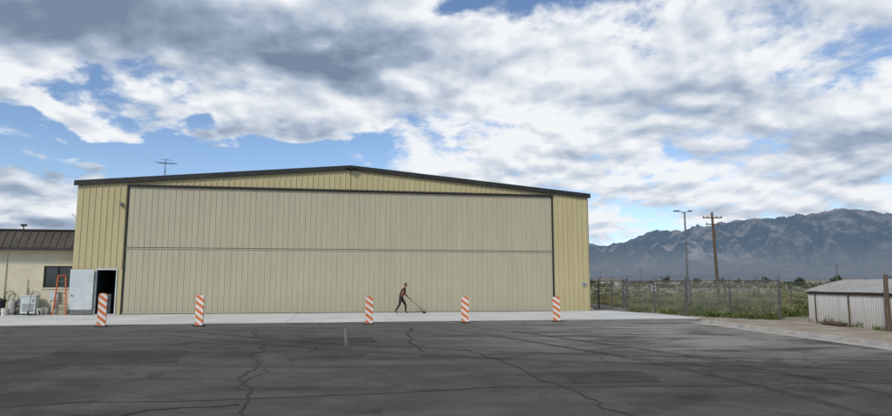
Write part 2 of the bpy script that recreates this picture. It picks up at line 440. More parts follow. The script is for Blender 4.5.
rock=t.m('MULTIPLY',t.mr(t.m('ADD',t.m('MULTIPLY',n,.65),t.m('MULTIPLY',n2,.35)),.49,.58),t.mr(n3,.35,.6,.45,1.))
c=t.mix(rock,(.028,.038,.024),(.30,.265,.225))
c=t.mix(low,t.mix(t.mr(n2,.4,.6),(.20,.17,.125),(.11,.11,.07)),c)
t.set(b.inputs['Base Color'],c); b.inputs['Roughness'].default_value=1; b.inputs['Specular IOR Level'].default_value=0
em=t.new('ShaderNodeEmission'); em.inputs[0].default_value=(.165,.245,.385,1); em.inputs[1].default_value=1  # blue distance haze painted into the rock material as a constant glow
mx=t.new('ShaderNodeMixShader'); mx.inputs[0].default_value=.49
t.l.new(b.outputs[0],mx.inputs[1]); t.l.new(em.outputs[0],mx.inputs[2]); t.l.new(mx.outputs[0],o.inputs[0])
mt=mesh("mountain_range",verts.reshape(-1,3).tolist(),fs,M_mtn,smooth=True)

# ------------------------------------------------------------------ hangar
hg=empty("aircraft_hangar",HO,HA)
S0,S1=-2.6,26.55; SM=(S0+S1)/2; DD=24.2; ZE=7.12; ZP=8.42; L=30
def rz(x): return ZP-(ZP-ZE)*abs(x-SM)/((S1-S0)/2)
ZT=6.98
corr("wall_left_upper",S0,-.08,0,2.45,lambda x:rz(x)-.1,M_wall,hg,.31,.045,.035)
corr("wall_left_jamb",S0,-1.42,0,0,2.45,M_wall,hg,.31,.045,.035)
corr("wall_left_jamb2",-.34,-.08,0,0,2.45,M_wall,hg,.31,.045,.035)
corr("wall_right",DD+.08,S1,0,0,lambda x:rz(x)-.1,M_wall,hg,.31,.045,.035)
corr("wall_gable",-.08,DD+.08,.0,ZT+.12,lambda x:rz(x)-.1,M_wall,hg,.31,.045,.035,extra=(SM,))
sw=MB()
sw.add([(S0,.0,0),(S0,L,0),(S0,L,ZE-.05),(S0,.0,ZE-.05)],[(0,1,2,3)])
sw.add([(S1,.0,0),(S1,L,0),(S1,L,ZE-.05),(S1,.0,ZE-.05)],[(0,1,2,3)])
sw.add([(S0,L,0),(S1,L,0),(S1,L,ZE-.05),(SM,L,ZP-.05),(S0,L,ZE-.05)],[(0,1,2,3,4)])
y=.3
while y<L:
    sw.box(S1+.002,S1+.037,y,y+.05,0,ZE-.06); sw.box(S0-.037,S0-.002,y,y+.05,0,ZE-.06); y+=.31
sw.make("side_and_back_walls",M_wall,hg)
r=MB()
OH=.16
def rake(ya,yb,o0,o1,mi=0):
    sl=(ZP-ZE)/((S1-S0)/2)
    xa,xb=S0-OH,S1+OH; za=ZE-sl*OH
    v=[(xa,ya,za+o0),(SM,ya,ZP+o0),(xb,ya,za+o0),(xa,ya,za+o1),(SM,ya,ZP+o1),(xb,ya,za+o1),
       (xa,yb,za+o0),(SM,yb,ZP+o0),(xb,yb,za+o0),(xa,yb,za+o1),(SM,yb,ZP+o1),(xb,yb,za+o1)]
    f=[(0,1,4,3),(1,2,5,4),(6,9,10,7),(7,10,11,8),(3,4,10,9),(4,5,11,10),(0,6,7,1),(1,7,8,2),(0,3,9,6),(2,8,11,5)]
    r.add(v,f,mi)
rake(-.05,L+.2,-.02,.06)
r.make("roof",M_brown,hg)
r=MB(); rake(-.16,-.055,-.17,.10); r.make("rake_trim",M_dark,hg)
tr_=MB()
tr_.box(-.08,DD+.08,-.13,-.04,ZT,ZT+.10)
tr_.box(-.08,-.02,-.07,.02,0,ZT-.002); tr_.box(DD+.02,DD+.08,-.07,.02,0,ZT-.002)
tr_.make("door_frame",M_dark,hg)
ZMID=3.62
corr("door_leaf_lower",0,DD,.0,.06,ZMID-.015,M_door,hg,.305,.03,.022)
corr("door_leaf_upper",0,DD,.0,ZMID+.015,ZT-.02,M_door,hg,.305,.03,.022)
d=MB(); d.box(0,DD,.02,.08,.02,ZT-.02); d.make("door_core",M_int,hg)
d=MB(); d.box(.0,DD,-.045,-.03,.05,.13); d.box(0,DD,-.04,-.03,ZMID-.07,ZMID-.02); d.make("door_rails",M_door,hg)
d=MB(); d.box(0,DD,-.06,.0,.022,.048); d.make("door_bottom_seal",M_black,hg)
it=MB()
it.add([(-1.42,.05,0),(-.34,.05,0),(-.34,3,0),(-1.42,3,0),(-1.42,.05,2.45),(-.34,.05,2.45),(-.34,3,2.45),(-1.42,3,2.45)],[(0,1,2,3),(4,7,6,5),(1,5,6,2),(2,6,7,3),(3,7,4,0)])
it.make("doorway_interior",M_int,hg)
fr=MB(); fr.box(-1.42,-1.36,-.05,.06,0,2.45); fr.box(-.40,-.34,-.05,.06,0,2.45); fr.box(-1.42,-.34,-.055,.06,2.39,2.47); fr.make("doorway_frame",M_white,hg)
dl=MB(); dl.box(-2.62,-1.46,-.16,-.11,.06,2.42)
dl.box(-2.50,-2.44,-.22,-.16,1.02,1.08,1)
dl.box(-2.62,-1.46,-.166,-.16,.06,.30,1)
for zz in (.4,1.2,2.1): dl.box(-1.46,-1.40,-.15,-.1,zz,zz+.12,1)
o=dl.make("personnel_door",[M_white,M_gal],hg)
dv=MB(); dv.box(-1.2,-.8,.6,1.0,.0,1.1,0); dv.make("interior_crate",M_gal,hg)
lm=MB(); lm.box(SM-.09,SM+.09,-.42,-.18,ZP-.16,ZP+.02); lm.tube([(SM,-.2,ZP-.05),(SM,-.05,ZP)],.03); lm.box(SM-.3,SM-.16,-.34,-.18,ZP-.12,ZP+.02); lm.box(SM+.16,SM+.3,-.34,-.18,ZP-.12,ZP+.02)
lm.make("peak_floodlight",M_dark,hg)
lm=MB(); lm.box(-.40,-.26,-.22,-.05,5.92,6.02); lm.box(-.36,-.30,-.1,-.036,5.85,6.08); lm.make("wall_lamp",M_gal,hg)
sg=MB(); sg.box(26.05,26.35,-.06,-.04,1.5,1.72,0); sg.box(26.1,26.3,-.065,-.06,1.57,1.64,1); sg.make("wall_notice",[M_sign,M_dark],hg)
dn_=MB(); dn_.tube([(S1+.08,.2,ZE-.1),(S1+.08,.2,.2),(S1+.2,.0,.06)],.045,6); dn_.make("downspout",M_wall,hg)
box("foundation_sill",S0-.02,S1+.02,-.03,.0,-.01,.06,M_kerb,hg).location=(0,.028,0)

AS=.2
an=empty("tv_antenna",H(AS,6,0)); b=MB()
zr=rz(AS)-.1
zt=9.35
b.tube([(0,0,zr),(0,0,zt+.35)],.025,6)
b.tube([(-.5,0,zt+.1),(.55,.3,zt+.1)],.018,5)
for k in range(6):
    q=-.45+k*.19; l=.42-.035*k
    b.tube([(q-.25*l,(.3/1.05)*(q+.5)-l,zt+.1),(q+.25*l,(.3/1.05)*(q+.5)+l,zt+.1)],.012,4)
b.tube([(-.35,0,zt+.34),(.4,.1,zt+.28)],.014,4); b.tube([(0,0,zt-.3),(.5,.1,zr+.05)],.006,4); b.tube([(0,0,zt-.3),(-.5,.1,zr-.05)],.006,4)
b.make("antenna_mast_and_elements",M_gal,an)

# ------------------------------------------------------------------ annex
ax=empty("office_annex",H(0,0),HA)
AX0,AX1=-22,S0-.05; AY=.9; AH=3.55; DE=9
aw=MB()
wx0,wx1,wz0,wz1=-4.35,-2.95,1.45,2.62
aw.box(AX0,wx0,AY,AY+.2,0,AH); aw.box(wx1,AX1,AY,AY+.2,0,AH); aw.box(wx0,wx1,AY,AY+.2,0,wz0); aw.box(wx0,wx1,AY,AY+.2,wz1,AH)
aw.box(AX0,AX0+.2,AY+.2,AY+DE,0,AH); aw.box(AX0+.2,AX1,AY+DE-.2,AY+DE,0,AH)
aw.make("walls",M_annex,ax)
wn_=MB(); wn_.box(wx0,wx1,AY+.08,AY+.1,wz0,wz1,0)
for (a,b_,c_,d_) in ((wx0,wx1,wz0,wz0+.05),(wx0,wx1,wz1-.05,wz1),(wx0,wx0+.05,wz0+.05,wz1-.05),(wx1-.05,wx1,wz0+.05,wz1-.05),((wx0+wx1)/2-.03,(wx0+wx1)/2+.03,wz0+.05,wz1-.05)):
    wn_.box(a,b_,AY+.02,AY+.078,c_,d_,1)
wn_.box(wx0-.06,wx1+.06,AY-.05,AY-.003,wz0-.08,wz0-.02,2)
wn_.make("window",[M_glass,M_dark,M_annex],ax)
rf=MB(); e0=AY-.55; 
rf.add([(AX0-.3,e0,AH-.02),(AX1,e0,AH-.02),(AX1,AY+.15,AH+1.0),(AX0-.3,AY+.15,AH+1.0),(AX1,AY+DE,AH+1.15),(AX0-.3,AY+DE,AH+1.15),(AX0-.3,AY+DE,AH),(AX0-.3,AY,AH-.02)],[(0,1,2,3),(3,2,4,5),(0,3,5,6,7)])
x=AX0-.3
while x<AX1-.05:
    rf.add([(x,e0-.03,AH-.02),(x+.045,e0-.03,AH-.02),(x+.045,AY+.12,AH+1.02),(x,AY+.12,AH+1.02),(x,e0,AH-.02),(x+.045,e0,AH-.02),(x+.045,AY+.15,AH+1.0),(x,AY+.15,AH+1.0)],[(0,1,2,3),(0,3,7,4),(1,5,6,2)])
    x+=.38
rf.box(AX0-.3,AX1,AY+.06,AY+.2,AH+1.0,AH+1.07)
rf.box(AX0-.3,AX1,e0-.045,e0-.031,AH-.12,AH+.04)
rf.make("ribbed_roof",M_brown,ax)
sf=MB(); sf.box(AX0-.3,AX1,e0,AY-.003,AH-.08,AH-.05); sf.make("soffit",M_annex,ax)
cv_=MB(); cv_.box(AX1-1.9,AX1-.02,AY-.025,AY-.003,AH-.75,AH-.55); cv_.tube([(-6.2,AY-.04,0.1),(-6.2,AY-.04,3.3)],.03,6); cv_.tube([(-5.1,AY-.04,.1),(-5.1,AY-.04,1.9)],.02,6)
cv_.make("wall_conduits",M_annex,ax)
wa=empty("whip_antenna",H(-3.2,2.4,0),HA); b=MB(); b.tube([(0,0,4.6),(0,0,5.05)],.03,6); b.tube([(0,0,5.05),(-.55,0,5.65)],.014,5); b.tube([(.28,0,4.95),(0,0,5.05)],.012,5); b.make("antenna_rod",M_gal,wa)
fl=empty("roof_vent_lamp",H(-5.7,1.3,4.6),HA); b=MB(); b.tube([(0,0,0),(0,0,.22)],.03,6); b.box(-.13,-.02,-.08,.08,.2,.31); b.box(.02,.13,-.08,.08,.2,.31); b.make("twin_lamp_heads",M_dark,fl)

ga=empty("gas_meter",H(-5.25,.45,.02),HA); b=MB()
b.tube([(-.3,.3,0),(-.3,.3,.75),(-.12,.2,.75)],.025,7); b.tube([(.3,.3,1.4),(.3,.3,.75),(.12,.2,.75)],.025,7)
b.box(-.17,.17,.04,.26,.38,.72); b.tube([(0,.15,.72),(0,.15,.82)],.09,12); b.tube([(0,.0,.55),(0,.05,.55)],.09,12); o=b.make("meter_and_pipes",M_gal,ga)
bv=o.modifiers.new('b','BEVEL'); bv.width=.01
el_=empty("electrical_box",H(-3.7,.72,0),HA); b=MB(); b.box(-.22,.22,0,.16,.75,1.25); b.box(-.19,.19,-.015,0,.78,1.22); b.tube([(0,.08,.0),(0,.08,.76)],.03,6); o=b.make("cabinet_and_conduit",M_white,el_)
# white utility cabinet with louvres and feet
uc=empty("utility_cabinet",H(-4.72,.42,.02),HA); b=MB()
b.box(-.36,.36,-.18,.26,.08,.98,0); b.box(-.38,.38,-.21,.28,.98,1.03,0)
for zz in np.arange(.2,.62,.07): b.box(-.27,.27,-.194,-.181,zz,zz+.025,1)
for xx in (-.32,.26): b.box(xx,xx+.06,-.14,.2,0,.08,1)
b.box(.22,.26,-.21,-.181,.68,.8,1); o=b.make("case_louvres_and_feet",[M_white,M_gal],uc)
M_bucket=mat("white_plastic",(.68,.67,.62),(.5,.5,.46),5,.5)
def bucket(loc):
    bu=empty("plastic_bucket",loc); b=MB()
    n=16; v=[];f=[]
    for (z_,r_) in ((0,.13),(.34,.155),(.34,.165),(.37,.165),(.37,.148),(.03,.125)):
        for k in range(n): v.append((r_*math.cos(2*math.pi*k/n),r_*math.sin(2*math.pi*k/n),z_))
    for j in range(5):
        for k in range(n): f.append((j*n+k,j*n+(k+1)%n,(j+1)*n+(k+1)%n,(j+1)*n+k))
    f.append(tuple(range(n))[::-1]); f.append(tuple(5*n+k for k in range(n)))
    b.add(v,f); b.tube([(-.16,0,.33),(-.13,-.1,.2),(0,-.17,.13),(.13,-.1,.2),(.16,0,.33)],.006,5); b.make("pail_and_handle",M_bucket,bu,smooth=False)
bucket(H(-4.1,.2,.02)); bucket(H(-3.95,.5,.02)); bucket(H(-5.75,.1,.02))
# propane cylinders
M_cyl=mat("cylinder_paint",(.50,.50,.47),(.36,.35,.32),6,.5)
def gascyl(loc):
    e_=empty("propane_cylinder",loc); b=MB()
    b.tube([(0,0,0),(0,0,.05)],[.13,.13],14); b.tube([(0,0,.05),(0,0,.1),(0,0,.18),(0,0,.62),(0,0,.72),(0,0,.77)],[.08,.14,.165,.165,.13,.05],16)
    for a in range(3): 
        q=a*2.1; b.tube([(.09*math.cos(q),.09*math.sin(q),.7),(.1*math.cos(q),.1*math.sin(q),.88)],.012,5)
    b.tube([(.1*math.cos(q),.1*math.sin(q),.88) for q in np.linspace(0,5.6,9)],.012,5); b.tube([(0,0,.77),(0,0,.85)],.025,6); b.make("tank_collar_and_valve",M_cyl,e_,smooth=False)
gascyl(H(-3.45,.35,.02)); gascyl(H(-5.55,.35,.02))
# coiled garden hose hung on the wall
gh=empty("garden_hose",H(-5.85,.8,1.0),HA); b=MB(); M_hose=mat("green_hose",(.03,.09,.04),(.02,.06,.03),6,.6)
b.tube([(.24*math.cos(q)*(1+.04*math.sin(q*3)),-.02-.004*q/3,.28*math.sin(q)) for q in np.linspace(0,6.28*4,70)],.014,6)
b.tube([(.24,-.1,0),(.27,-.12,-.6),(.5,-.3,-.97),(.9,-.35,-.97)],.014,6); b.make("hose_coil",M_hose,gh)
tc=empty("trash_can",H(-6.1,.3,.02)); b=MB(); v=[];f=[];n=20
for (z_,r_) in ((0,.22),(.7,.28),(.7,.31),(.76,.31),(.84,.2),(.86,.0)):
    for k in range(n): v.append((r_*math.cos(2*math.pi*k/n),r_*math.sin(2*math.pi*k/n),z_))
for j in range(5):
    for k in range(n): f.append((j*n+k,j*n+(k+1)%n,(j+1)*n+(k+1)%n,(j+1)*n+k))
b.add(v,f); b.box(-.06,.06,-.03,.03,.85,.9); b.make("bin_and_lid",M_black,tc)
ht=empty("hand_truck",H(-4.25,-.15,.02),HA+.3); b=MB()
for sx in (-.2,.2):
    b.tube([(sx,0,.12),(sx,.22,1.15),(sx*.6,.3,1.22)],.016,6); b.tube([(sx*1.15,.05,.12),(sx*1.35,.05,.12)],.12,14,1)
for zz in (.25,.55,.85,1.1): b.tube([(-.2,.22*(zz-.12)/1.03,zz),(.2,.22*(zz-.12)/1.03,zz)],.012,6)
b.box(-.22,.22,-.25,.0,.01,.03); b.tube([(-.12,.3,1.22),(.12,.3,1.22)],.016,6); b.make("frame_and_wheels",[M_gal,M_black],ht)

la=empty("step_ladder",H(-3.05,-.05,.02),HA+R(20)); b=MB()
hh=2.05
for sx in (-1,1):
    a0=Vector((sx*.30,-.42,0)); a1=Vector((sx*.17,-.02,hh)); c0=Vector((sx*.28,.42,0)); c1=Vector((sx*.17,.04,hh-.04))
    b.tube([a0,a1],.035,4); b.tube([c0,c1],.026,4)
    b.tube([a0.lerp(a1,.4),c0.lerp(c1,.4)],.01,4,1)
for k in range(1,7):
    q=k/7; w_=.30-.13*q; yy=-.42+.40*q
    b.box(-w_,w_,yy-.04,yy+.05,hh*q-.015,hh*q+.015,1)
for k in range(1,5):
    q=k/5.5; w_=.28-.11*q; b.tube([(-w_,.42-.38*q,hh*q),(w_,.42-.38*q,hh*q)],.012,5,1)
b.box(-.2,.2,-.12,.14,hh,hh+.05,0)
b.make("rails_and_steps",[M_orange,M_gal],la)

# ------------------------------------------------------------------ striped panels
m,t,b_,o=newmat("orange_white_stripes"); M_stripe=m
P=t.new('ShaderNodeTexCoord').outputs['Object']; x_,y_,z_=t.sep(P)
q=t.m('FRACT',t.m('DIVIDE',t.m('ADD',t.m('MULTIPLY',x_,.75),t.m('ADD',z_,5.03)),.27))
f_=t.mr(q,.5,.52)
dirt=t.mr(t.noise(P,7,5,.7),.45,.8,0,.4)
c=t.mix(f_,(.74,.72,.68),(.66,.17,.05)); c=t.mix(dirt,c,(.3,.24,.18))
t.set(b_.inputs['Base Color'],c); b_.inputs['Roughness'].default_value=.45
def barricade(u,v,hpx,tilt,yaw):
    x,y=gp(u,v)
    e=empty("traffic_barricade_panel",(x,y,.0),yaw)
    hh=hpx/F*math.hypot(x,y)*.98
    w=.155; z0=.045; b=MB()
    pts=[];rr=.05
    for cx,cz,a0 in ((w-rr,hh-rr,0),(-w+rr,hh-rr,90),(-w+rr,z0+rr,180),(w-rr,z0+rr,270)):
        for k in range(5):
            a=R(a0+k*22.5); pts.append((cx+rr*math.cos(a),cz+rr*math.sin(a)))
    n=len(pts)
    vs=[(p[0],-.035,p[1]) for p in pts]+[(p[0],.035,p[1]) for p in pts]
    fs=[tuple(range(n))[::-1],tuple(range(n,2*n))]+[(i,(i+1)%n,(i+1)%n+n,i+n) for i in range(n)]
    b.add(vs,fs); o1=b.make("striped_plate",M_stripe,e); o1.rotation_euler=(R(tilt),R(tilt*.6),0)
    b=MB(); b.add([(-.2,-.18,.0),(.2,-.18,.0),(.2,.18,.0),(-.2,.18,.0),(-.17,-.14,.05),(.17,-.14,.05),(.17,.14,.05),(-.17,.14,.05)],BOXF)
    b.make("rubber_base",M_black,e)
    b=MB(); b.tube([(-.06,0,hh-.03),(-.05,0,hh+.02),(.05,0,hh+.02),(.06,0,hh-.03)],.012,6); b.make("carry_handle",M_orange,e)
for a in ((101,327,29,2,.12),(199,326.5,29,-1,-.1),(369,324.5,27.5,0,.2),(465,323,26,1,-.05),(557,321.8,24.5,-2,.1)): barricade(*a)

# ------------------------------------------------------------------ person
M_skin=mat("tanned_skin",(.24,.115,.07),(.20,.095,.058),8,.55)
M_shirt=mat("dark_shirt",(.075,.04,.035),(.05,.03,.028),8,.9)
M_short=mat("dark_trousers",(.022,.022,.026),(.035,.033,.035),8,.9)
M_shoe=mat("dark_shoes",(.04,.035,.03),(.06,.05,.04),8,.7)
M_hair=mat("dark_hair",(.025,.017,.012),(.04,.028,.02),30,.7)
M_eye=mat("eye",(.03,.02,.02),(.6,.6,.6),60,.3)
Yp=34.9; px_=(402-446)/F*Yp*1.012
pe=empty("person_sweeping",(px_,Yp,.02),HA)
J={'pel':((0,0,.90),(.14,.155)),'sp':((.05,0,1.06),(.115,.14)),'ch':((.14,0,1.24),(.125,.17)),'ub':((.19,0,1.34),(.09,.13)),'nk':((.225,0,1.43),(.052,.055)),
 'hb':((.25,0,1.49),(.07,.062)),'hm':((.275,0,1.56),(.098,.078)),'ht':((.27,0,1.625),(.078,.066)),
 'ls':((.19,.17,1.335),(.062,.062)),'le':((.27,.24,1.06),(.043,.043)),'lw':((.43,.07,.86),(.028,.03)),'lp':((.475,.03,.825),(.034,.022)),
 'rs':((.19,-.17,1.335),(.062,.062)),'re':((.03,-.27,1.10),(.043,.043)),'rw':((.21,-.09,1.02),(.028,.03)),'rp':((.26,-.045,1.0),(.034,.022)),
 'lh':((.02,.09,.84),(.10,.10)),'lk':((.26,.12,.49),(.068,.068)),'lc':((.28,.12,.34),(.062,.062)),'la':((.27,.12,.09),(.042,.042)),'lt':((.42,.14,.035),(.034,.045)),
 'rh':((-.02,-.09,.84),(.10,.10)),'rk':((-.10,-.12,.47),(.068,.068)),'rc':((-.19,-.12,.33),(.062,.062)),'ra':((-.32,-.12,.11),(.042,.042)),'rt':((-.19,-.14,.035),(.034,.045))}
E=[('pel','sp'),('sp','ch'),('ch','ub'),('ub','nk'),('nk','hb'),('hb','hm'),('hm','ht'),('ub','ls'),('ls','le'),('le','lw'),('lw','lp'),('ub','rs'),('rs','re'),('re','rw'),('rw','rp'),
 ('pel','lh'),('lh','lk'),('lk','lc'),('lc','la'),('la','lt'),('pel','rh'),('rh','rk'),('rk','rc'),('rc','ra'),('ra','rt')]
ks=list(J); me=bpy.data.meshes.new("body_src"); me.from_pydata([J[k][0] for k in ks],[(ks.index(a),ks.index(b)) for a,b in E],[])
ob=bpy.data.objects.new("body_src",me); col.objects.link(ob)
sk=ob.modifiers.new('s','SKIN'); 
if not me.skin_vertices: me.skin_vertices.new()
for i,k in enumerate(ks):
    me.skin_vertices[0].data[i].radius=J[k][1]; me.skin_vertices[0].data[i].use_root=(k=='pel')
ss=ob.modifiers.new('ss','SUBSURF'); ss.levels=2; ss.render_levels=2
dg=bpy.context.evaluated_depsgraph_get(); ev=ob.evaluated_get(dg); bm_=bpy.data.meshes.new_from_object(ev)
bpy.data.objects.remove(ob)
body=bpy.data.objects.new("body",bm_); col.objects.link(body); body.parent=pe
bm_.materials.clear()
for m_ in (M_skin,M_short,M_shoe,M_shirt): bm_.materials.append(m_)
def segd(c,a,b_):
    A_=Vector(J[a][0]); B_=Vector(J[b_][0]); q=max(0,min(1,(c-A_).dot(B_-A_)/(B_-A_).length_squared)); return (c-(A_+(B_-A_)*q)).length,q
for p in bm_.polygons:
    c=p.center; p.use_smooth=True
    best=min(((segd(c,a,b_)[0],segd(c,a,b_)[1],a,b_) for a,b_ in E),key=lambda z:z[0])
    k=(best[2],best[3]); mi=0
    if k in (('pel','sp'),('sp','ch'),('ch','ub')): mi=3 if c.z>.97 else 1
    elif k in (('ub','ls'),('ub','rs')): mi=3
    elif k in (('ls','le'),('rs','re')): mi=3 if best[1]<.5 else 0
    elif k==('ub','nk'): mi=3 if best[1]<.35 else 0
    elif k in (('pel','lh'),('pel','rh'),('lh','lk'),('rh','rk'),('lk','lc'),('rk','rc')): mi=1
    elif k in (('lc','la'),('rc','ra')): mi=1 if c.z>.12 else 2
    elif k in (('la','lt'),('ra','rt')): mi=2
    p.material_index=mi
b=MB()
hc=Vector((.268,0,1.585))
v=[];f=[];n=14;rows=7
for j in range(rows):
    th=math.pi*.62*j/(rows-1)
    for k in range(n):
        ph=2*math.pi*k/n; ddx=math.sin(th)*math.cos(ph); ddy=math.sin(th)*math.sin(ph); dz=math.cos(th)
        kk=1+.05*noise.noise(Vector((ddx*4,ddy*4,dz*4)))
        p=Vector((ddx*.098-.018*(1-dz),ddy*.083,dz*.088+.008))*kk
        if ddx>.4 and dz<.45: p=Vector((ddx*.06,ddy*.06,max(p.z,.03)))
        v.append(hc+p)
for j in range(rows-1):
    for k in range(n): f.append((j*n+k,(j+1)*n+k,(j+1)*n+(k+1)%n,j*n+(k+1)%n))
b.add(v,f); b.make("hair",M_hair,pe,smooth=True)
b=MB()
b.tube([(.355,0,1.57),(.378,0,1.545),(.365,0,1.53)],[.008,.014,.01],6,0)
for sy in (-1,1):
    b.tube([(.262,sy*.074,1.585),(.258,sy*.09,1.57),(.264,sy*.076,1.53)],[.008,.014,.008],6,0)
    b.tube([(.345,sy*.03,1.572),(.358,sy*.03,1.572)],[.012,.008],6,1)
b.tube([(.352,-.025,1.507),(.36,0,1.507),(.352,.025,1.507)],.005,5,2)
b.make("face_features",[M_skin,M_eye,M_hair],pe,smooth=True)
h0=Vector((.19,-.03,1.06)); h1=Vector((1.30,.02,.10)); axd=(h1-h0).normalized()
b=MB(); b.tube([h0,h1],.014,8); b.make("broom_handle",M_wood,pe)
b=MB(); c=h1; b.box(c.x-.05,c.x+.05,-.32,.34,.07,.12,0)
for i in range(26):
    for j in range(4):
        xx=c.x-.04+j*.026; yy=-.31+i*.0255
        b.tube([(xx,yy,.08),(xx+random.uniform(-.012,.03),yy+random.uniform(-.01,.01),.0)],[.009,.011],4,1)
b.make("broom_head",[M_wood,M_black],pe)
b=MB()
side=axd.cross(Vector((0,1,0))).normalized()
if side.z<0: side=-side
latv=axd.cross(side)
for (wrist,gc,sy) in ((Vector(J['lp'][0]),Vector((.49,.0,.805)),1),(Vector(J['rp'][0]),Vector((.27,-.02,.99)),-1)):
    tq=(gc-h0).dot(axd); gc=h0+axd*tq
    lv=latv if latv.y*sy>0 else -latv
    for i in range(4):
        off=axd*((i-1.5)*.021*1.0); ln=(.9,1.05,1.,.8)[i]; g=gc+off
        b.tube([g+lv*.035+side*.012,g+lv*.018+side*.03*ln,g-lv*.012+side*.028*ln,g-lv*.028-side*.004,g-lv*.008-side*.024*ln],[.011,.0105,.0095,.0085,.007],6)
    b.tube([gc+lv*.035-axd*.02,gc+lv*.02-axd*.045-side*.015,gc-lv*.01-axd*.04-side*.026],[.013,.011,.008],6)
    b.tube([wrist,gc+lv*.033+side*.006],[.03,.03],8)
b.make("hands_fingers",M_skin,pe,smooth=True)

# ------------------------------------------------------------------ fences
def chain(name,pts,h,step=3.0,barbed=True,zb=0,postr=.034,wt=.0032):
    e=empty(name,(0,0,0)); posts=MB(); wires=MB(); rails=MB()
    for i in range(len(pts)-1):
        a=Vector((pts[i][0],pts[i][1],zb)); c=Vector((pts[i+1][0],pts[i+1][1],zb)); Ld=(c-a).length; n=max(1,round(Ld/step)); d=(c-a).normalized(); nn=Vector((-d.y,d.x,0))
        for k in range(n+(1 if i==len(pts)-2 else 0)):
            p=a+d*(Ld*k/n); r_=postr*(1.6 if k==0 else 1); hh=h+(.12 if k==0 else 0)
            posts.tube([p+Vector((0,0,-.1)),p+Vector((0,0,hh))],r_,8)
            if barbed: posts.tube([p+Vector((0,0,h)),p+Vector((0,0,h+.3))+nn*.18],.018,5)
        rails.tube([a+Vector((0,0,h-.03)),c+Vector((0,0,h-.03))],.024,6)
        if barbed:
            for q in (.12,.21,.3): rails.tube([a+Vector((0,0,h+q))+nn*.6*q,c+Vector((0,0,h+q))+nn*.6*q],.006,3)
        sp=.10; H_=h-.06; z0=zb+.04; t0=-H_
        while t0<Ld:
            for sgn in (0,1):
                s0,s1=t0,t0+H_
                za,zc=(z0,z0+H_) if sgn==0 else (z0+H_,z0)
                u0,u1=max(s0,0),min(s1,Ld)
                if u1-u0>.01:
                    f0=(u0-s0)/H_; f1=(u1-s0)/H_
                    P0=a+d*u0; P1=a+d*u1; P0.z=za+(zc-za)*f0; P1.z=za+(zc-za)*f1
                    wv_=Vector((0,0,wt)); P0+=nn*(.002*sgn); P1+=nn*(.002*sgn)
                    wires.add([P0-wv_,P1-wv_,P1+wv_,P0+wv_],[(0,1,2,3)])
            t0+=sp
    posts.make("posts",M_post,e); rails.make("rails_and_barbed_wire",M_post,e); wires.make("mesh_wire",M_wire,e)
    return e
chain("chain_link_fence",[(9.6,50),(11.15,38.6),(12.7,33.1),(15.6,29.3)],1.85,2.4,postr=.05,wt=.005)
chain("chain_link_gate",[(11.6,41),(17,43.5),(46,54)],1.8,3.0,postr=.045)
gs=empty("fence_sign",(11.97,35.9,0),R(-70)); b=MB(); b.box(-.2,.2,-.06,-.045,1.25,1.55,0); b.box(-.15,.15,-.065,-.06,1.35,1.45,1); b.tube([(0,-.02,0),(0,-.02,1.95)],.03,6,1); b.make("plate_and_post",[M_sign,M_gal],gs)

# ------------------------------------------------------------------ low corrugated shed at the right
M_sheet=streak_metal("weathered_white_sheet",(.62,.64,.65),(.50,.52,.53),(.22,.17,.13),.55)
M_sroof=streak_metal("weathered_shed_roof",(.36,.36,.35),(.24,.235,.225),(.15,.11,.08),.1)
sh=empty("corrugated_shed",(16.3,28.2,0))
dv_=Vector((15.75,13,0))-Vector((16.3,28.2,0)); sh.rotation_euler=(0,0,math.atan2(dv_.y,dv_.x))
SL=dv_.length; SWd=4.4; WH=1.3; RH=1.82
corr("front_wall",0,SL,0,0,WH,M_sheet,sh,.14,.035,.025)
def sroof(q):
    return WH+(RH-WH)*math.sin(math.pi*q)**.8
b=MB()
nq=14
for xe in (0,SL):
    pts=[(xe,SWd*i/nq,sroof(i/nq)-.02) for i in range(nq+1)]+[(xe,SWd,0),(xe,0,0)]
    b.add(pts,[tuple(range(len(pts)))])
b.add([(0,SWd,0),(SL,SWd,0),(SL,SWd,WH),(0,SWd,WH)],[(0,1,2,3)])
y=.15
while y<SWd: b.box(-.02,-.002,y,y+.05,0,sroof(y/SWd)-.05); y+=.3
b.make("end_and_back_walls",M_sheet,sh)
v=[];f=[]
nx=int(SL/.1)
for i in range(nx+1):
    xx=-.15+(SL+.3)*i/nx
    for j in range(nq+1):
        q=j/nq; yy=-.12+(SWd+.24)*q; v.append((xx,yy,sroof(min(max(yy/SWd,0),1))+.02+(.02 if i%2 else 0)+.012*noise.noise(Vector((xx*.8,yy,0)))))
for i in range(nx):
    for j in range(nq): a=i*(nq+1)+j; f.append((a,a+1,a+nq+2,a+nq+1))
mesh("corrugated_roof",v,f,M_sroof,sh)
b=MB()
for xx in np.arange(0.6,SL,2.4): b.box(xx,xx+.09,-.05,-.028,0,WH-.02)
b.box(0,SL,-.052,-.03,WH-.09,WH-.0); b.make("trim",M_wood,sh)
gpst=empty("wooden_post",(15.75,22.4,0)); b=MB(); b.tube([(0,0,0),(.0,.0,1.1),(.03,0,2.0)],[.09,.08,.07],9); b.tube([(.0,.0,1.9),(.5,-.1,1.95)],.03,6); b.make("post",M_wood,gpst)
# stacked boards leaning / lying in front of the shed
bs=empty("board_stack",(15.6,25.2,0),R(92)); b=MB()
for i,(dx,dy,dz,l) in enumerate(((0,0,0,1.5),(.1,.05,.052,1.3),(-.1,.02,.104,1.4),(.05,-.18,0,1.6),(.2,-.16,.052,1.1))): b.box(dx-l/2,dx+l/2,dy-.07,dy+.07,dz,dz+.048)
b.make("boards",M_wood,bs)

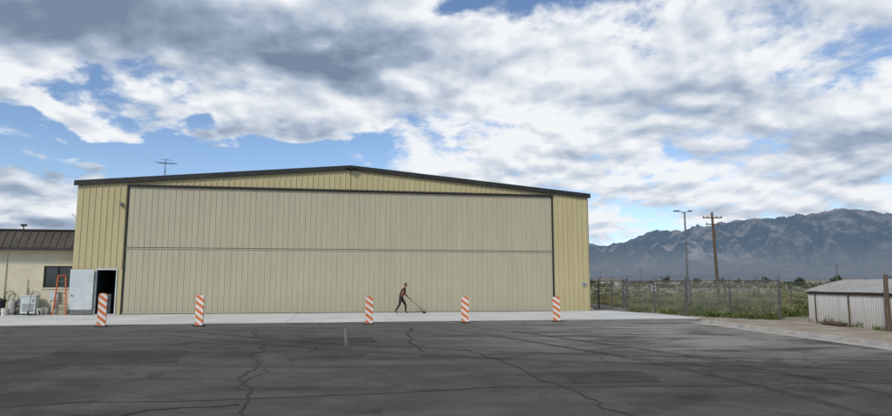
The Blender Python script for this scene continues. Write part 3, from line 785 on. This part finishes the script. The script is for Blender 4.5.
# ------------------------------------------------------------------ poles
def at(u,Yd): return (u-446)/F*Yd*1.0
lp=empty("street_lamp",(at(686,47),47,0)); b=MB()
b.tube([(0,0,0),(0,0,.5),(.0,0,7.1)],[.11,.085,.055],10); b.box(-.2,.2,-.2,.2,0,.06)
b.tube([(0,0,6.95),(-.25,0,7.12),(-.45,0,7.14)],.03,7); b.tube([(0,0,6.95),(.2,0,7.1),(.35,0,7.14)],.025,7)
b.add([(-.85,-.12,7.1),(-.4,-.12,7.1),(-.4,.12,7.1),(-.85,.12,7.1),(-.8,-.1,7.2),(-.4,-.06,7.22),(-.4,.06,7.22),(-.8,.1,7.2)],BOXF)
b.add([(.3,-.1,7.1),(.6,-.1,7.1),(.6,.1,7.1),(.3,.1,7.1),(.3,-.06,7.22),(.55,-.06,7.2),(.55,.06,7.2),(.3,.06,7.22)],BOXF)
b.make("pole_and_heads",M_gal,lp)
up=empty("utility_pole",(at(716,75),75,0)); b=MB()
b.tube([(0,0,0),(-.15,0,5),(-.3,0,10.2)],[.2,.17,.13],10)
b.box(-1.5,.85,-.18,-.06,9.5,9.64); b.box(-1.15,.5,-.18,-.06,8.7,8.82)
for x in (-1.4,-.9,.2,.75): b.tube([(x,-.12,9.64),(x,-.12,9.74),(x,-.12,9.84)],[.03,.06,.04],7,1)
for x in (-1.0,.4): b.tube([(x,-.12,8.82),(x,-.12,8.92),(x,-.12,9.0)],[.03,.06,.04],7,1)
b.tube([(-.3,-.1,10.2),(-.3,-.1,10.35)],[.05,.04],7,1)
b.tube([(.05,-.3,7.2),(.05,-.3,8.0)],.2,12,1)
b.make("pole_and_crossarms",[M_wood,M_gal],up)
for (u,Yd,h) in ((640,420,11),(835,300,11),(600,500,11)):
    e_=empty("utility_pole",(at(u,Yd),Yd,0)); b=MB(); b.tube([(0,0,0),(0,0,h)],[.2,.14],6); b.box(-1.2,1.2,-.06,.06,h-.9,h-.75); b.box(-.8,.8,-.06,.06,h-1.7,h-1.6); b.make("pole_and_crossarms",M_wood,e_)

# ------------------------------------------------------------------ vegetation
def blades_np(centers,radii,heights,counts,lw):
    V=[];
    for (c,rd,h,n) in zip(centers,radii,heights,counts):
        th=rng.uniform(0,2*np.pi,n); ph=np.arccos(rng.uniform(0,1,n)); rr=rng.uniform(.55,1.05,n)*(1+.25*np.sin(3*th+c[0]))
        px=c[0]+rd*rr*np.sin(ph)*np.cos(th); py=c[1]+rd*rr*np.sin(ph)*np.sin(th); pz=c[2]+h*rr*np.cos(ph)
        s_=lw*rd*rng.uniform(.6,1.4,n)
        a=rng.normal(size=(n,3)); a/=np.linalg.norm(a,axis=1)[:,None]; a[:,2]=np.abs(a[:,2])+.3
        b=np.cross(a,rng.normal(size=(n,3))); b/=np.linalg.norm(b,axis=1)[:,None]+1e-6
        p=np.stack([px,py,pz],1)
        q=np.stack([p-b*s_[:,None]*.45,p+b*s_[:,None]*.45,p+a*s_[:,None]*1.3+b*s_[:,None]*.15],1)
        V.append(q.reshape(-1,3))
    V=np.concatenate(V); V[:,2]=np.maximum(V[:,2],-.02)
    return V
def trimesh(name,V,m,parent=None):
    me=bpy.data.meshes.new(name); n=len(V)
    me.vertices.add(n); me.vertices.foreach_set('co',V.astype(np.float32).ravel())
    me.loops.add(n); me.loops.foreach_set('vertex_index',np.arange(n,dtype=np.int32))
    me.polygons.add(n//3); me.polygons.foreach_set('loop_start',np.arange(0,n,3,dtype=np.int32)); me.polygons.foreach_set('loop_total',np.full(n//3,3,dtype=np.int32))
    me.update(calc_edges=True); me.materials.append(m)
    o=bpy.data.objects.new(name,me); col.objects.link(o)
    if parent: o.parent=parent
    return o
def okpos(x,y):
    s_=(Vector((x,y,0))-HO).dot(ux); d_=(Vector((x,y,0))-HO).dot(uy)
    if -24<s_<30 and d_<33: return False
    if x<12.9 and y<60 and x>-60 and d_<33: return False
    if 15<x<22 and y<30.5: return False
    return True
C=[];RD=[];HT=[];CT=[]
while len(C)<1300:
    a=R(rng.uniform(10,62)); r=38+ (rng.uniform(0,1)**1.3)*200
    x,y=r*math.sin(a),r*math.cos(a)
    if y<24 or not okpos(x,y) : continue
    if x<17.8 and y<31: continue
    if noise.noise(Vector((x/9,y/9,0)))<-.08: continue
    s_=rng.uniform(.17,.45); C.append((x,y,0)); RD.append(s_*1.2); HT.append(s_*rng.uniform(.7,1.1)); CT.append(int(80 if r<90 else 40))
trimesh("sagebrush_scrub",blades_np(C,RD,HT,CT,.30),M_sage)
C=[];RD=[];HT=[];CT=[]
while len(C)<3500:
    a=R(rng.uniform(-50,62)); r=220+(rng.uniform(0,1)**1.6)*2200
    x,y=r*math.sin(a),r*math.cos(a)
    s_=rng.uniform(.5,1.1)*(1+r/1500); C.append((x,y,0)); RD.append(s_*1.4); HT.append(s_*.8); CT.append(16)
trimesh("distant_scrub",blades_np(C,RD,HT,CT,.6),M_sage)
C=[];RD=[];HT=[];CT=[]
def along(pts,n,spread,s0,s1,cnt):
    P=[Vector((p[0],p[1],0)) for p in pts]
    for _ in range(n):
        i=random.randrange(len(P)-1); p=P[i].lerp(P[i+1],random.random()); x=p.x+random.gauss(0,spread); y=p.y+random.gauss(0,spread)
        s_=random.uniform(s0,s1)*(1.2+noise.noise(Vector((x*.5,y*.5,0)))); C.append((x,y,0)); RD.append(s_); HT.append(s_*random.uniform(.9,1.6)); CT.append(cnt)
along([(12.9,32.8),(15.6,29.5)],75,.35,.08,.26,90)
along([(13.5,34.5),(20,31.5)],50,1.0,.14,.34,90)
along([(11.3,38),(12.7,33)],24,.3,.06,.18,60)
along([(16.0,28.2),(15.6,16)],45,.22,.05,.15,50)
trimesh("green_weeds",blades_np(C,RD,HT,CT,.26),M_weed)
nb=70000
gx=rng.uniform(12.3,60,nb*3); gy=rng.uniform(27,95,nb*3)
keep=[(x>22 or y>33.8) and x<y*.95 and noise.noise(Vector((x/5,y/5,3)))>-.2 for x,y in zip(gx,gy)]
gx=gx[keep][:nb]; gy=gy[keep][:nb]; n=len(gx)
h=rng.uniform(.10,.34,n); an_=rng.uniform(0,np.pi,n); wd=.012+.0006*gy
p=np.stack([gx,gy,np.full(n,-.03)],1); b2=np.stack([np.cos(an_),np.sin(an_),np.zeros(n)],1)*wd[:,None]
tip=p+np.stack([rng.normal(0,.08,n),rng.normal(0,.08,n),h],1)
trimesh("dry_grass",np.stack([p-b2,p+b2,tip],1).reshape(-1,3),M_dryg)
C=[];RD=[];HT=[];CT=[]
for _ in range(520):
    u=random.choice([random.uniform(560,900),random.uniform(-300,1200)]); Yd=random.uniform(420,1400)
    x=at(u,Yd)
    if noise.noise(Vector((x/150,Yd/150,7)))<-.05: continue
    s_=random.uniform(1.2,3.6)
    for k in range(3):
        C.append((x+random.gauss(0,s_*.5),Yd+random.gauss(0,s_*.5),s_*random.uniform(.2,.8))); RD.append(s_*random.uniform(.5,.9)); HT.append(s_*random.uniform(.6,1.1)); CT.append(38)
for (u,Yd,s_) in ((797,240,1.6),(789,260,1.2),(640,330,1.6),(862,190,1.5),(880,200,1.2),(835,210,1.3),(845,215,1.2)):
    for k in range(8):
        C.append((at(u,Yd)+random.gauss(0,s_*.6),Yd+random.gauss(0,s_*.6),s_*random.uniform(.1,1.1))); RD.append(s_*random.uniform(.4,.8)); HT.append(s_*random.uniform(.5,.9)); CT.append(70)
trimesh("distant_trees",blades_np(C,RD,HT,CT,.42),M_tree)
M_house=mat("pale_siding",(.5,.47,.42),(.4,.38,.34),1,.8); M_roof=mat("grey_shingle",(.14,.12,.11),(.2,.18,.16),1,.8)
for (u,Yd,w_,h_) in ((612,380,14,3),(668,520,18,3.2),(735,700,22,4),(775,620,12,3.2),(604,600,20,4),(850,480,18,3.4),(815,700,26,4),(700,900,30,5)):
    e_=empty("distant_house",(at(u,Yd),Yd,0),random.uniform(-.3,.3)); b=MB(); d2=8
    b.box(-w_/2,w_/2,0,d2,0,h_,0)
    b.add([(-w_/2-.4,-.4,h_-.05),(w_/2+.4,-.4,h_-.05),(w_/2+.4,d2+.4,h_-.05),(-w_/2-.4,d2+.4,h_-.05),(-w_/2-.4,d2/2,h_+1.6),(w_/2+.4,d2/2,h_+1.6)],[(0,1,5,4),(2,3,4,5),(0,4,3),(1,2,5),(0,3,2,1)],1)
    for k in range(3):
        xx=-w_/2+w_*(k+.5)/3; b.box(xx-.6,xx+.6,-.03,-.003,1,2,2)
    b.make("walls_and_roof",[M_house,M_roof,M_glass],e_)

scene.view_settings.view_transform='Standard'; scene.view_settings.look='None'; scene.view_settings.exposure=0
